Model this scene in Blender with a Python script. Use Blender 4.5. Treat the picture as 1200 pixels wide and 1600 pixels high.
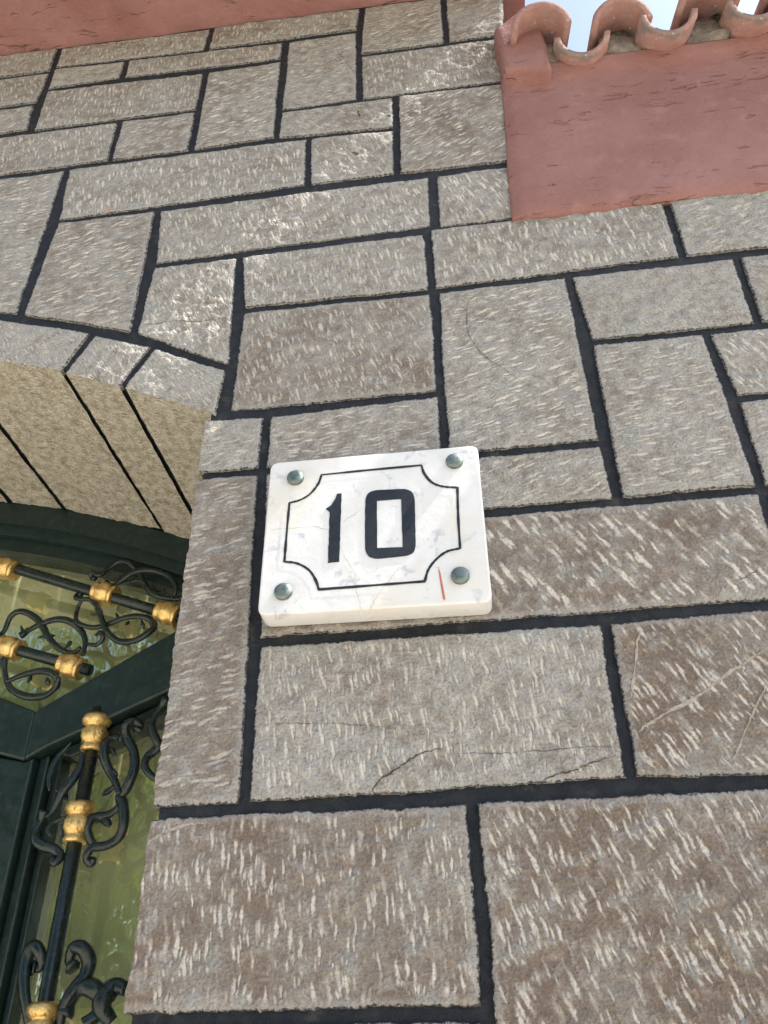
import bpy, bmesh, math, random
import numpy as np
from mathutils import Vector, Matrix

for o in list(bpy.data.objects): bpy.data.objects.remove(o)
scene = bpy.context.scene
C = scene.collection
R = math.radians

# ------------------------------------------------------------------ camera
cam_d = bpy.data.cameras.new('camera'); cam = bpy.data.objects.new('camera', cam_d); C.objects.link(cam)
_p, _y, _r = R(34.65), R(6.3), R(1.33)
_M = Matrix.Rotation(_y, 3, 'Z') @ Matrix.Rotation(_p, 3, 'X') @ Matrix.Rotation(_r, 3, 'Y')
_right, _fwd, _up = _M @ Vector((1, 0, 0)), _M @ Vector((0, 1, 0)), _M @ Vector((0, 0, 1))
cam.matrix_world = Matrix(((_right.x, _up.x, -_fwd.x, 0), (_right.y, _up.y, -_fwd.y, -0.8),
                           (_right.z, _up.z, -_fwd.z, 1.5), (0, 0, 0, 1)))
cam_d.sensor_fit = 'VERTICAL'; cam_d.sensor_height = 36; cam_d.lens = 1296 / 1600 * 36
cam_d.clip_start = 0.02; cam_d.clip_end = 2000
scene.camera = cam

# ------------------------------------------------------------------ sky, sun, exposure
SUN = Vector((0.6010, -0.052, 0.7993)).normalized()
w = bpy.data.worlds.new('World'); scene.world = w; w.use_nodes = True
nt = w.node_tree; bg = nt.nodes['Background']
sky = nt.nodes.new('ShaderNodeTexSky'); sky.sky_type = 'NISHITA'; sky.sun_disc = False
sky.sun_elevation = math.asin(SUN.z); sky.sun_rotation = math.atan2(SUN.x, SUN.y)
sky.altitude = 50; sky.air_density = 1.0; sky.dust_density = 2.0; sky.ozone_density = 1.0
nt.links.new(sky.outputs[0], bg.inputs[0]); bg.inputs[1].default_value = 0.15
sl = bpy.data.lights.new('sun', 'SUN'); sl.energy = 5.0; sl.angle = R(0.53); sl.color = (1, .95, .87)
sun = bpy.data.objects.new('sun', sl); C.objects.link(sun)
sun.rotation_euler = SUN.to_track_quat('Z', 'Y').to_euler()
vs = scene.view_settings; vs.view_transform = 'Standard'; vs.look = 'None'; vs.gamma = 1; vs.use_curve_mapping = False
vs.exposure = 1.22
scene.cycles.max_bounces = 6; scene.cycles.diffuse_bounces = 3; scene.cycles.glossy_bounces = 3

# ------------------------------------------------------------------ tables (metres: x along the wall, z up)
STONES=[
 ['S1',[[-0.9507,3.333],[-0.7584,3.3275],[-0.755,3.2273],[-0.9228,3.232]],5,0.3,0.5,0.8],
 ['S2',[[-0.7584,3.3275],[-0.4256,3.3223],[-0.4276,3.2252],[-0.755,3.24]],0,0.35,0.6,0.8],
 ['S3',[[-0.4256,3.3223],[-0.1089,3.3157],[-0.1157,3.2218],[-0.4276,3.2252]],-10,0.5,0.6,0.8],
 ['S4',[[-0.1089,3.3157],[0.0573,3.3129],[0.0508,3.1232],[-0.1184,3.1229]],-75,0.4,0.6,0.9],
 ['S5',[[0.0573,3.3129],[0.163,3.3112],[0.1426,3.1223],[0.0508,3.1232]],-70,0.4,0.4,0.8],
 ['S6',[[-0.1172,3.1225],[0.1449,3.1216],[0.1318,2.9605],[-0.1163,2.9635]],5,0.3,0.6,0.9],
 ['S7',[[-0.9228,3.232],[-0.755,3.2273],[-0.7554,3.1084],[-0.8884,3.1075]],15,0.4,0.6,0.8],
 ['S8',[[-0.8884,3.1075],[-0.759,3.107],[-0.7537,3.0111],[-0.8588,3.0]],-60,0.0,0.6,0.8],
 ['S9',[[-0.755,3.24],[-0.5951,3.234],[-0.5948,3.1593],[-0.7512,3.1548]],-70,-0.4,0.3,0.8],
 ['S10',[[-0.5951,3.234],[-0.2655,3.2196],[-0.267,3.1476],[-0.5921,3.1586]],5,0.4,0.6,0.8],
 ['S11',[[-0.7512,3.1548],[-0.4187,3.141],[-0.4202,3.0037],[-0.7467,3.003]],0,0.3,0.7,0.8],
 ['S12',[[-0.4187,3.141],[-0.2669,3.1452],[-0.2632,2.8739],[-0.4191,2.8685]],-75,0.2,0.8,0.9],
 ['S13',[[-0.8594,3.0023],[-0.571,3.0019],[-0.5689,2.8692],[-0.8215,2.865]],10,0.1,0.7,0.8],
 ['S14',[[-0.571,3.0019],[-0.4212,3.0018],[-0.4203,2.8688],[-0.5698,2.8674]],-65,0.2,0.6,0.8],
 ['S15',[[-0.2629,3.2189],[-0.1157,3.2218],[-0.1174,2.9659],[-0.2634,2.9624]],-80,0.0,0.5,0.7],
 ['S16',[[-0.2634,2.9624],[-0.0511,2.9648],[-0.0529,2.8582],[-0.2654,2.8724]],50,0.2,0.4,0.8],
 ['S17',[[-0.2058,2.869],[-0.0529,2.8582],[-0.0544,2.7222],[-0.202,2.7206]],20,-0.1,0.5,0.9],
 ['S18',[[-0.05,2.9646],[0.1318,2.9605],[0.1167,2.7182],[-0.0544,2.7222]],-60,0.5,0.7,0.8],
 ['S19',[[-0.6471,2.866],[-0.2035,2.8685],[-0.202,2.7224],[-0.6349,2.7089]],8,-0.1,0.8,0.9],
 ['S20',[[-0.8215,2.865],[-0.6471,2.866],[-0.6448,2.4797],[-0.7216,2.5032]],-78,-0.1,1.0,0.9],
 ['S21',[[-0.6349,2.7089],[-0.4567,2.7114],[-0.4511,2.4102],[-0.6412,2.4777]],-72,0.2,1.0,0.9],
 ['S22',[[-0.4567,2.7114],[0.0006,2.7126],[-0.0025,2.576],[-0.4453,2.5639]],15,-0.1,0.8,0.9],
 ['S23',[[0.0037,2.7119],[0.1185,2.7161],[0.1137,2.5729],[0.0012,2.5722]],20,0.1,0.8,0.9],
 ['S24',[[-0.4464,2.5641],[-0.3047,2.564],[-0.2955,2.3199],[-0.4501,2.41]],25,-0.1,0.7,0.8],
 ['S25',[[-0.3057,2.5642],[-0.0127,2.5685],[-0.0109,2.4345],[-0.2914,2.4371]],12,-0.1,0.7,0.8],
 ['S26',[[-0.2924,2.4372],[-0.01,2.4343],[-0.0098,2.2354],[-0.2961,2.2368]],15,0.5,0.75,0.95],
 ['S27',[[-0.0125,2.5716],[0.3449,2.5706],[0.3412,2.4437],[-0.01,2.4343]],8,0.0,1.0,1.0],
 ['S28',[[0.3449,2.5706],[0.5447,2.5715],[0.5067,2.4434],[0.3412,2.4437]],-70,-0.3,0.5,0.9],
 ['S29',[[-0.0073,2.4339],[0.1811,2.4368],[0.1805,2.1312],[-0.0128,2.1302]],-74,-0.1,1.0,1.05],
 ['S30',[[0.1811,2.4368],[0.4108,2.437],[0.4069,2.3007],[0.1879,2.2989]],40,-0.3,0.35,0.6],
 ['S31',[[0.4108,2.437],[0.5055,2.4395],[0.4641,2.3003],[0.4069,2.3007]],40,0.1,0.4,0.8],
 ['S32',[[0.1879,2.2989],[0.3385,2.298],[0.3408,2.0441],[0.1823,2.0433]],-82,-0.05,0.8,1.0],
 ['S33',[[0.3385,2.298],[0.4638,2.2991],[0.4279,2.1783],[0.3436,2.18]],25,-0.1,1.0,1.3],
 ['S34',[[0.3436,2.18],[0.4279,2.1783],[0.416,2.0456],[0.3408,2.0441]],-80,-0.3,0.5,1.0],
 ['S35',[[-0.0128,2.1302],[0.1805,2.1312],[0.1823,2.0433],[-0.0121,2.0429]],-70,0.1,0.9,1.0],
 ['S36',[[-0.2402,2.2296],[-0.0098,2.2354],[-0.0128,2.1302],[-0.2409,2.1364]],-85,-0.05,0.9,0.95],
 ['S36b',[[-0.2409,2.1364],[-0.0128,2.1302],[-0.0121,2.0429],[-0.2378,2.0423]],10,0.1,0.8,1.0],
 ['S37',[[-0.2378,2.0423],[0.3408,2.0441],[0.3331,1.9021],[-0.2331,1.8995]],30,0.75,1.0,1.4],
 ['S38',[[0.3408,2.0441],[0.416,2.0456],[0.396,1.9019],[0.3331,1.9021]],20,0.3,1.0,1.0],
 ['S39',[[-0.2324,1.8994],[0.14,1.8974],[0.1374,1.7275],[-0.2319,1.7229]],7,-0.05,0.95,1.35],
 ['S40',[[0.14,1.8974],[0.396,1.9019],[0.369,1.7192],[0.1374,1.7275]],28,1.15,1.0,1.5],
 ['S41',[[-0.3216,1.7239],[-0.0115,1.7215],[-0.0117,1.5464],[-0.325,1.5499]],4,0.9,1.0,1.5],
 ['S42',[[-0.0115,1.7215],[0.3196,1.7203],[0.2989,1.4948],[-0.011,1.4884]],19,1.1,1.0,1.5],
 ['S43',[[-0.325,1.5499],[-0.0117,1.5464],[-0.011,1.4884],[-0.3239,1.4973]],8,0.8,1.0,1.5],
 ['QA',[[-0.3219,2.2333],[-0.2402,2.2296],[-0.2409,2.1364],[-0.3209,2.1373]],-80,-0.2,0.7,0.95],
 ['QB',[[-0.3209,2.1373],[-0.2409,2.1364],[-0.2319,1.7229],[-0.321,1.7239]],-78,0.75,0.6,1.1],
]
SCROLLS=[
 [[[-0.6658,2.266],[-0.6758,2.2709],[-0.6728,2.2794],[-0.6575,2.2702],[-0.6465,2.2844],[-0.632,2.2966],[-0.6103,2.2939],[-0.5929,2.2794],[-0.5846,2.2686]],0.9],
 [[[-0.6461,2.2569],[-0.63,2.2501],[-0.6106,2.2593],[-0.5886,2.2713],[-0.5592,2.2746],[-0.529,2.2602],[-0.51,2.2339],[-0.51,2.2162]],1],
 [[[-0.5862,2.2788],[-0.5776,2.258],[-0.5587,2.2301],[-0.5362,2.2159],[-0.5109,2.2115],[-0.4954,2.2149]],1],
 [[[-0.6208,2.2487],[-0.601,2.2551],[-0.5799,2.2532],[-0.5648,2.242]],0.7],
 [[[-0.6208,2.2753],[-0.6221,2.2653],[-0.6302,2.2601]],0.6],
 [[[-0.5613,2.2483],[-0.549,2.2341],[-0.5337,2.2295],[-0.5281,2.221]],0.6],
 [[[-0.6853,2.2347],[-0.6963,2.2373],[-0.6943,2.2273],[-0.6815,2.223],[-0.6666,2.2227],[-0.6481,2.2025],[-0.6345,2.1762],[-0.6218,2.1536],[-0.5989,2.1372],[-0.5674,2.1356],[-0.5463,2.146],[-0.5399,2.1608],[-0.5505,2.1749],[-0.5714,2.1797],[-0.6,2.1781],[-0.6307,2.1712],[-0.656,2.1671],[-0.678,2.1751],[-0.688,2.1932],[-0.6883,2.2123],[-0.6812,2.2213]],1],
 [[[-0.6618,2.137],[-0.6413,2.1345],[-0.6286,2.1435],[-0.6348,2.154],[-0.6446,2.1524]],0.8],
 [[[-0.6609,2.1925],[-0.6496,2.1947],[-0.654,2.203]],0.6],
 [[[-0.614,2.1917],[-0.6071,2.1771]],0.6],
 [[[-0.5924,2.1666],[-0.5881,2.1755]],0.6],
 [[[-0.5647,2.1736],[-0.5594,2.1578]],0.7],
 [[[-0.8252,2.1637],[-0.8179,2.1755],[-0.8092,2.2001],[-0.7885,2.2073],[-0.7631,2.1947],[-0.7433,2.1726],[-0.7269,2.1512],[-0.7033,2.1291],[-0.6817,2.122],[-0.666,2.1292]],1.1],
 [[[-0.7831,2.1603],[-0.7609,2.1787],[-0.7272,2.1863],[-0.6966,2.1807],[-0.6743,2.164],[-0.6609,2.14],[-0.657,2.1127]],1.1],
 [[[-0.7495,2.1546],[-0.7342,2.158],[-0.7175,2.1551]],0.8],
 [[[-0.6946,2.129],[-0.6899,2.1407],[-0.6852,2.1388]],0.8],
 [[[-0.7866,2.1808],[-0.7809,2.1694],[-0.7719,2.1749]],0.7],
 [[[-0.8036,2.1193],[-0.7915,2.0831],[-0.7711,2.0586],[-0.7425,2.0447],[-0.7162,2.0457],[-0.6982,2.0592],[-0.6911,2.0744]],1.1],
 [[[-0.7881,2.0756],[-0.7599,2.088],[-0.7289,2.0896],[-0.7029,2.081],[-0.6946,2.0646],[-0.7062,2.0512]],1.1],
 [[[-0.7484,2.0699],[-0.7465,2.0856]],0.7],
 [[[-0.7163,2.0776],[-0.7105,2.0643]],0.9],
 [[[-0.5416,1.973],[-0.5387,1.9831],[-0.5496,1.9908],[-0.5604,1.9828],[-0.5586,1.9656],[-0.5424,1.9411],[-0.535,1.9096],[-0.5422,1.886],[-0.5532,1.8724],[-0.5446,1.8565],[-0.5382,1.8333],[-0.5434,1.8141],[-0.5611,1.8017],[-0.581,1.7967],[-0.5882,1.784],[-0.582,1.7765],[-0.5785,1.7836]],1.15],
 [[[-0.5622,1.9624],[-0.5784,1.9668],[-0.5895,1.9574],[-0.5883,1.9356],[-0.5774,1.912],[-0.5641,1.8936],[-0.5525,1.874]],1],
 [[[-0.5859,1.9504],[-0.5717,1.9379]],0.6],
 [[[-0.5799,1.917],[-0.5627,1.9047]],0.6],
 [[[-0.5619,1.8902],[-0.5753,1.8815],[-0.5806,1.8739]],0.7],
 [[[-0.5497,1.8573],[-0.5689,1.8454],[-0.5892,1.8404],[-0.5952,1.8256],[-0.5881,1.8088],[-0.5786,1.801]],1.1],
 [[[-0.593,1.8345],[-0.5776,1.8392],[-0.5632,1.8315],[-0.5614,1.8254]],0.9],
 [[[-0.6296,1.9632],[-0.6257,1.9312],[-0.6315,1.9037],[-0.6442,1.8837],[-0.655,1.8638],[-0.6664,1.8474]],1],
 [[[-0.6486,1.9627],[-0.6682,1.9403],[-0.6721,1.9109],[-0.667,1.8849]],0.8],
 [[[-0.6602,1.8877],[-0.6452,1.8805],[-0.6355,1.869]],0.7],
 [[[-0.6702,1.8568],[-0.677,1.8356],[-0.6761,1.8175],[-0.6618,1.8049],[-0.6444,1.7997],[-0.6308,1.7888],[-0.6351,1.7789],[-0.6431,1.7865]],1.1],
 [[[-0.6346,1.8457],[-0.653,1.839],[-0.6569,1.8271],[-0.648,1.8162]],0.8],
 [[[-0.6387,1.8337],[-0.6295,1.8242],[-0.6329,1.8065]],1],
 [[[-0.499,2.026],[-0.5151,2.0042],[-0.5173,1.9783],[-0.5058,1.9556],[-0.5026,1.947],[-0.5182,1.9314],[-0.5179,1.9134],[-0.5032,1.8975],[-0.4841,1.8907]],1],
 [[[-0.6402,1.6427],[-0.6314,1.6437],[-0.6286,1.6551],[-0.6385,1.6683],[-0.6499,1.6648],[-0.6523,1.6456],[-0.6439,1.6178],[-0.6287,1.5787],[-0.6221,1.5529]],1.3],
 [[[-0.5814,1.6409],[-0.5895,1.6512],[-0.5848,1.6652],[-0.5712,1.6647],[-0.5609,1.6503],[-0.563,1.6303],[-0.5753,1.611],[-0.5855,1.5895],[-0.5877,1.566]],1.4],
 [[[-0.583,1.5847],[-0.5748,1.6085],[-0.5603,1.6166],[-0.5436,1.6137],[-0.5339,1.6001],[-0.538,1.5835],[-0.5521,1.5744]],1.7],
 [[[-0.5014,1.6137],[-0.5179,1.6166],[-0.5289,1.6048],[-0.5278,1.5903],[-0.5151,1.5758]],2.0],
]
RODS={'r1':[[-0.8649,2.3166],[-0.4899,2.1705]],'r2':[[-0.821,2.1473],[-0.6404,2.0851]],'r3':[[-0.6124,2.0062],[-0.6056,1.5758]]}
COLLARS=[[-0.8426,2.3031],[-0.6402,2.2324],[-0.5171,2.1821],[-0.7952,2.1383],[-0.6748,2.0949],[-0.6073,1.9789],[-0.6137,1.8401],[-0.6101,1.5759]]
PLAQUE={'corner':[[-0.2209,2.1205],[0.0278,2.1186],[0.0259,1.9127],[-0.2234,1.918]],'screw':[[-0.189,2.0926],[-0.0007,2.0958],[-0.1958,1.9398],[-0.0049,1.9424]],'one':[[-0.1388,2.0651],[-0.1337,2.0649],[-0.1346,2.0205],[-0.1353,1.9729],[-0.1481,1.9723],[-0.1474,2.0064],[-0.1475,2.0401],[-0.1519,2.0451],[-0.1456,2.0495],[-0.1409,2.0578]],'zo':[[-0.0954,2.0653],[-0.0595,2.0634],[-0.0517,2.0589],[-0.0492,2.0496],[-0.05,2.0151],[-0.0508,1.9834],[-0.0537,1.9757],[-0.0618,1.9733],[-0.094,1.9725],[-0.1028,1.9757],[-0.1066,1.9843],[-0.1066,2.0208],[-0.1059,2.054],[-0.1029,2.0625]],'zi':[[-0.0926,2.0501],[-0.0649,2.0497],[-0.0649,2.0166],[-0.0649,1.9848],[-0.0933,1.9863],[-0.0928,2.0194]],'border':[[-0.1579,2.0946],[-0.0977,2.0953],[-0.0395,2.0954],[-0.0366,2.0826],[-0.0288,2.0695],[-0.0173,2.0623],[0.0,2.0585],[-0.0019,2.0163],[-0.0026,1.9773],[-0.0175,1.9743],[-0.0297,1.9653],[-0.0385,1.9532],[-0.0428,1.9397],[-0.0994,1.9397],[-0.1572,1.9398],[-0.1608,1.9514],[-0.1688,1.9651],[-0.1819,1.9746],[-0.1968,1.9786],[-0.1961,2.0174],[-0.1948,2.058],[-0.1827,2.0606],[-0.1708,2.0682],[-0.1617,2.0815]],'mark':[[-0.0277,1.9559],[-0.0257,1.9492],[-0.0223,1.917],[-0.0236,1.9149],[-0.0249,1.9177],[-0.0271,1.9423]],'veins':[[[-0.223,2.0232],[-0.1958,2.0226],[-0.1667,2.0216],[-0.1476,2.0166]],[[-0.1346,2.0243],[-0.122,2.0318],[-0.1075,2.0423]],[[-0.1342,1.987],[-0.1269,1.9744],[-0.118,1.9562],[-0.1168,1.939],[-0.1131,1.9193],[-0.11,1.9001]],[[-0.0671,1.9645],[-0.0769,1.9496],[-0.0922,1.9285],[-0.0997,1.9154],[-0.1071,1.8985]]]}
CRACKS=[
 ['S39',[[-0.1088,1.7297],[-0.0994,1.7407],[-0.0848,1.7504],[-0.0689,1.76],[-0.0561,1.7669],[-0.0352,1.77]],1.6,'dark'],
 ['S39',[[0.0532,1.7334],[0.07,1.7379],[0.084,1.7401],[0.1041,1.7468],[0.1272,1.7528]],1.2,'dark'],
 ['S39',[[-0.0311,1.7654],[0.0305,1.7617],[0.0824,1.7623],[0.1275,1.7614]],0.5,'dark'],
 ['S39',[[-0.2217,1.806],[-0.1586,1.8026],[-0.1127,1.7983],[-0.0805,1.7916]],0.45,'dark'],
 ['S40',[[0.1476,1.7727],[0.1745,1.7868],[0.2151,1.8062],[0.2507,1.8277],[0.2939,1.8519],[0.3386,1.8782]],3.0,'pale'],
 ['S40',[[0.176,1.89],[0.1625,1.8424],[0.1519,1.8092]],2.2,'pale'],
 ['S40',[[0.2263,1.7296],[0.2479,1.7645],[0.2848,1.8185]],1.6,'pale'],
 ['S24',[[-0.4491,2.4287],[-0.3985,2.4292],[-0.3445,2.4209],[-0.3011,2.4277]],0.8,'dark'],
 ['S29',[[0.0369,2.4145],[0.0322,2.3529],[0.0364,2.3274],[0.053,2.2912],[0.1046,2.2301]],0.7,'dark'],
 ['S41',[[-0.3266,1.6926],[-0.3121,1.7019],[-0.2878,1.7107],[-0.2624,1.7101]],2.5,'pale'],
 ['S15',[[-0.1678,3.1803],[-0.1419,3.1075],[-0.1221,3.0557]],0.7,'dark'],
 ['S17',[[-0.1286,2.7999],[-0.1166,2.7898]],6.0,'dark'],  # drill hole, its dark inside drawn as a short strip
 ['S16',[[-0.0675,2.9018],[-0.0598,2.8939]],5.0,'dark'],  # second drill hole, a dark strip for its depth
 ['S16',[[-0.1198,2.9306],[-0.1141,2.9085]],2.5,'dark'],  # small hole, likewise only a dark strip
 ['S37',[[0.2825,1.9293],[0.2968,1.9342],[0.3084,1.941]],0.7,'dark'],
]

# ------------------------------------------------------------------ helpers
def vnoise(x, z, seed=0):
    x = np.asarray(x, float); z = np.asarray(z, float)
    xi = np.floor(x).astype(np.int64); zi = np.floor(z).astype(np.int64)
    fx = x - xi; fz = z - zi; fx = fx*fx*(3-2*fx); fz = fz*fz*(3-2*fz)
    def h(a, b):
        n = (a*374761393 + b*668265263 + seed*974711) & 0x7fffffff
        n = ((n ^ (n >> 13)) * 1274126177) & 0x7fffffff
        n = n ^ (n >> 16)
        return (n & 0xffff) / 32767.5 - 1
    return (h(xi, zi)*(1-fx) + h(xi+1, zi)*fx)*(1-fz) + (h(xi, zi+1)*(1-fx) + h(xi+1, zi+1)*fx)*fz

def tagk(o, kind): o['kind'] = kind; return o
def tag(o, label, cat, group=None):
    o['label'] = label; o['category'] = cat
    if group: o['group'] = group
    return o
def empty(name, loc, label, cat, group=None):
    o = bpy.data.objects.new(name, None); C.objects.link(o); o.location = loc
    o.empty_display_size = .1
    return tag(o, label, cat, group)
def mesh_obj(name, verts, faces, mat, parent=None, smooth=True, origin=None, attrs=None):
    V = np.asarray(verts, float).reshape(-1, 3)
    base = Vector((0, 0, 0))
    if origin is not None: V = V - np.array(origin)
    me = bpy.data.meshes.new(name); me.from_pydata(V.tolist(), [], [tuple(int(i) for i in f) for f in faces]); me.update()
    if smooth: me.polygons.foreach_set('use_smooth', [True]*len(me.polygons))
    me.materials.append(mat)
    if attrs:
        for k, a in attrs.items():
            a = np.asarray(a, np.float32)
            if a.ndim == 2:
                at = me.attributes.new(k, 'FLOAT_VECTOR', 'POINT'); at.data.foreach_set('vector', a.ravel())
            else:
                at = me.attributes.new(k, 'FLOAT', 'POINT'); at.data.foreach_set('value', a)
    o = bpy.data.objects.new(name, me); C.objects.link(o)
    loc = Vector(origin) if origin is not None else Vector((0, 0, 0))
    if parent is not None:
        o.parent = parent
        p = parent; off = Vector((0, 0, 0))
        while p is not None: off += p.location; p = p.parent
        o.location = loc - off
    else: o.location = loc
    return o
def bm_obj(name, bm, mat, parent=None, smooth=False, bevel=0, seg=2, angle=40, origin=None):
    if bevel:
        es = [e for e in bm.edges if len(e.link_faces) == 2 and e.calc_face_angle(0) > R(angle)]
        bmesh.ops.bevel(bm, geom=es, offset=bevel, segments=seg, affect='EDGES', profile=.5, clamp_overlap=True)
    bmesh.ops.recalc_face_normals(bm, faces=bm.faces)
    bm.verts.index_update()
    V = [v.co[:] for v in bm.verts]; F = [[v.index for v in f.verts] for f in bm.faces]; bm.free()
    return mesh_obj(name, V, F, mat, parent, smooth, origin)
def prism(poly, y0, y1):
    """closed block from a polygon of (x, z) between depths y0 and y1"""
    bm = bmesh.new()
    a = [bm.verts.new((x, y0, z)) for x, z in poly]; b = [bm.verts.new((x, y1, z)) for x, z in poly]
    bm.faces.new(a); bm.faces.new(b[::-1])
    n = len(poly)
    for i in range(n): bm.faces.new((a[i], b[i], b[(i+1) % n], a[(i+1) % n]))
    bmesh.ops.recalc_face_normals(bm, faces=bm.faces)
    return bm
def box(x0, x1, y0, y1, z0, z1): return prism([(x0, z0), (x1, z0), (x1, z1), (x0, z1)], y0, y1)
def catmull(P, n=8):
    P = [np.array(p, float) for p in P]
    if len(P) == 2: return [P[0] + (P[1]-P[0])*t for t in np.linspace(0, 1, n+1)]
    Q = [2*P[0]-P[1]] + P + [2*P[-1]-P[-2]]; out = []
    for i in range(1, len(Q)-2):
        for t in np.arange(n)/n:
            a, b, c, d = Q[i-1:i+3]
            out.append(.5*((2*b)+(c-a)*t+(2*a-5*b+4*c-d)*t*t+(3*b-a-3*c+d)*t**3))
    out.append(P[-1]); return out
def tube(path, rad, seg=8, flat=1.0, closed=False):
    """sweep a ring along 3-D points; rad is a list or a number"""
    path = [Vector(p) for p in path]; n = len(path)
    rad = rad if hasattr(rad, '__len__') else [rad]*n
    V = []; F = []
    for i, p in enumerate(path):
        t = (path[min(i+1, n-1)] - path[max(i-1, 0)]).normalized()
        yv = Vector((0, 1, 0)); s = t.cross(yv)
        if s.length < 1e-4: s = Vector((1, 0, 0))
        s.normalize(); u = s.cross(t).normalized()
        for k in range(seg):
            a = 2*math.pi*k/seg
            V.append(p + s*math.cos(a)*rad[i] + u*math.sin(a)*rad[i]*flat)
    for i in range(n-1):
        for k in range(seg):
            F.append((i*seg+k, i*seg+(k+1) % seg, (i+1)*seg+(k+1) % seg, (i+1)*seg+k))
    F.append(tuple(range(seg))[::-1]); F.append(tuple(range((n-1)*seg, n*seg)))
    return [v[:] for v in V], F
def lathe(profile, axis, centre, seg=24):
    """profile: (distance along axis, radius)"""
    axis = Vector(axis).normalized(); s = axis.cross(Vector((0, 1, 0)))
    if s.length < 1e-3: s = Vector((1, 0, 0))
    s.normalize(); u = s.cross(axis); c = Vector(centre); V = []; F = []
    for d, r in profile:
        for k in range(seg):
            a = 2*math.pi*k/seg; V.append((c+axis*d+s*math.cos(a)*r+u*math.sin(a)*r)[:])
    n = len(profile)
    for i in range(n-1):
        for k in range(seg): F.append((i*seg+k, i*seg+(k+1) % seg, (i+1)*seg+(k+1) % seg, (i+1)*seg+k))
    F.append(tuple(range(seg))[::-1]); F.append(tuple(range((n-1)*seg, n*seg)))
    return V, F
def ribbon(name, pts, width, y, mat, parent, yfun=None, n=10, thick=.0006, closed=False, jitter=0, origin=None, taper=True, zig=0):
    """a thin raised strip lying on a face that looks to -y"""
    P = catmull(pts + ([pts[0]] if closed else []), n) if n > 1 else [np.array(p, float) for p in pts+([pts[0]] if closed else [])]
    V = []; F = []; m = len(P)
    if zig: P = [p + zig*np.array([float(vnoise(i*.9, 7.7, 8)), float(vnoise(i*.9, 2.7, 9))]) for i, p in enumerate(P)]
    for i, p in enumerate(P):
        t = P[min(i+1, m-1)] - P[max(i-1, 0)]
        if closed and i in (0, m-1): t = P[1]-P[-2]
        L = np.hypot(*t) or 1; nn = np.array([-t[1], t[0]])/L
        wv = width*.5*(1 + jitter*float(vnoise(i*.7, 3.1, 5)))
        if taper and not closed: wv *= min(1, .25+4*min(i, m-1-i)/m)
        yy = yfun(p[0], p[1]) if yfun else y
        for s in (-1, 1): V.append((p[0]+nn[0]*wv*s, yy-thick, p[1]+nn[1]*wv*s))
    for i in range(m-1): F.append((2*i, 2*i+1, 2*i+3, 2*i+2))
    return mesh_obj(name, V, F, mat, parent, False, origin)

# ------------------------------------------------------------------ materials
class NT:
    def __init__(s, name):
        s.m = bpy.data.materials.new(name); s.m.use_nodes = True; s.t = s.m.node_tree; s.t.nodes.clear()
        s.out = s.n('ShaderNodeOutputMaterial')
    def n(s, typ, **kw):
        nd = s.t.nodes.new(typ)
        for k, v in kw.items(): setattr(nd, k, v)
        return nd
    def l(s, a, b): s.t.links.new(a, b)
    def put(s, sock, v):
        if hasattr(v, 'is_output') or isinstance(v, bpy.types.NodeSocket): s.l(v, sock)
        elif isinstance(v, (tuple, list)) and len(v) == 3 and sock.type == 'RGBA': sock.default_value = (*v, 1)
        else: sock.default_value = v
    def math(s, op, a, b=0, c=None, clamp=False):
        nd = s.n('ShaderNodeMath', operation=op); nd.use_clamp = clamp
        s.put(nd.inputs[0], a); s.put(nd.inputs[1], b)
        if c is not None: s.put(nd.inputs[2], c)
        return nd.outputs[0]
    def vm(s, op, a, b=None):
        nd = s.n('ShaderNodeVectorMath', operation=op); s.put(nd.inputs[0], a)
        if b is not None: s.put(nd.inputs[1], b)
        return nd.outputs[0]
    def scale(s, a, f):
        nd = s.n('ShaderNodeVectorMath', operation='SCALE'); s.put(nd.inputs[0], a); s.put(nd.inputs['Scale'], f); return nd.outputs[0]
    def mix(s, f, a, b):
        nd = s.n('ShaderNodeMix', data_type='RGBA'); s.put(nd.inputs[0], f); s.put(nd.inputs[6], a); s.put(nd.inputs[7], b); return nd.outputs[2]
    def noise(s, vec, sc, det=3, rough=.55, col=False):
        nd = s.n('ShaderNodeTexNoise'); s.put(nd.inputs['Vector'], vec); nd.inputs['Scale'].default_value = sc
        nd.inputs['Detail'].default_value = det; nd.inputs['Roughness'].default_value = rough
        return nd.outputs['Color' if col else 'Fac']
    def ss(s, v, a, b, lo=0, hi=1):
        nd = s.n('ShaderNodeMapRange', interpolation_type='SMOOTHSTEP'); s.put(nd.inputs[0], v)
        for i, q in zip((1, 2, 3, 4), (a, b, lo, hi)): s.put(nd.inputs[i], q)
        return nd.outputs[0]
    def attr(s, name, typ='GEOMETRY', out='Fac'):
        nd = s.n('ShaderNodeAttribute', attribute_name=name, attribute_type=typ); return nd.outputs[out]
    def principled(s, col, rough=.7, metal=0, bump=None, dist=.001, strength=1, spec=.5, **kw):
        p = s.n('ShaderNodeBsdfPrincipled'); s.put(p.inputs['Base Color'], col); s.put(p.inputs['Roughness'], rough)
        s.put(p.inputs['Metallic'], metal); p.inputs['Specular IOR Level'].default_value = spec
        for k, v in kw.items(): s.put(p.inputs[k], v)
        if bump is not None:
            b = s.n('ShaderNodeBump'); b.inputs['Distance'].default_value = dist; b.inputs['Strength'].default_value = strength
            s.put(b.inputs['Height'], bump); s.l(b.outputs[0], p.inputs['Normal'])
        s.l(p.outputs[0], s.out.inputs[0]); return p

def obj_coord(k): return k.n('ShaderNodeTexCoord').outputs['Object']

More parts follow.
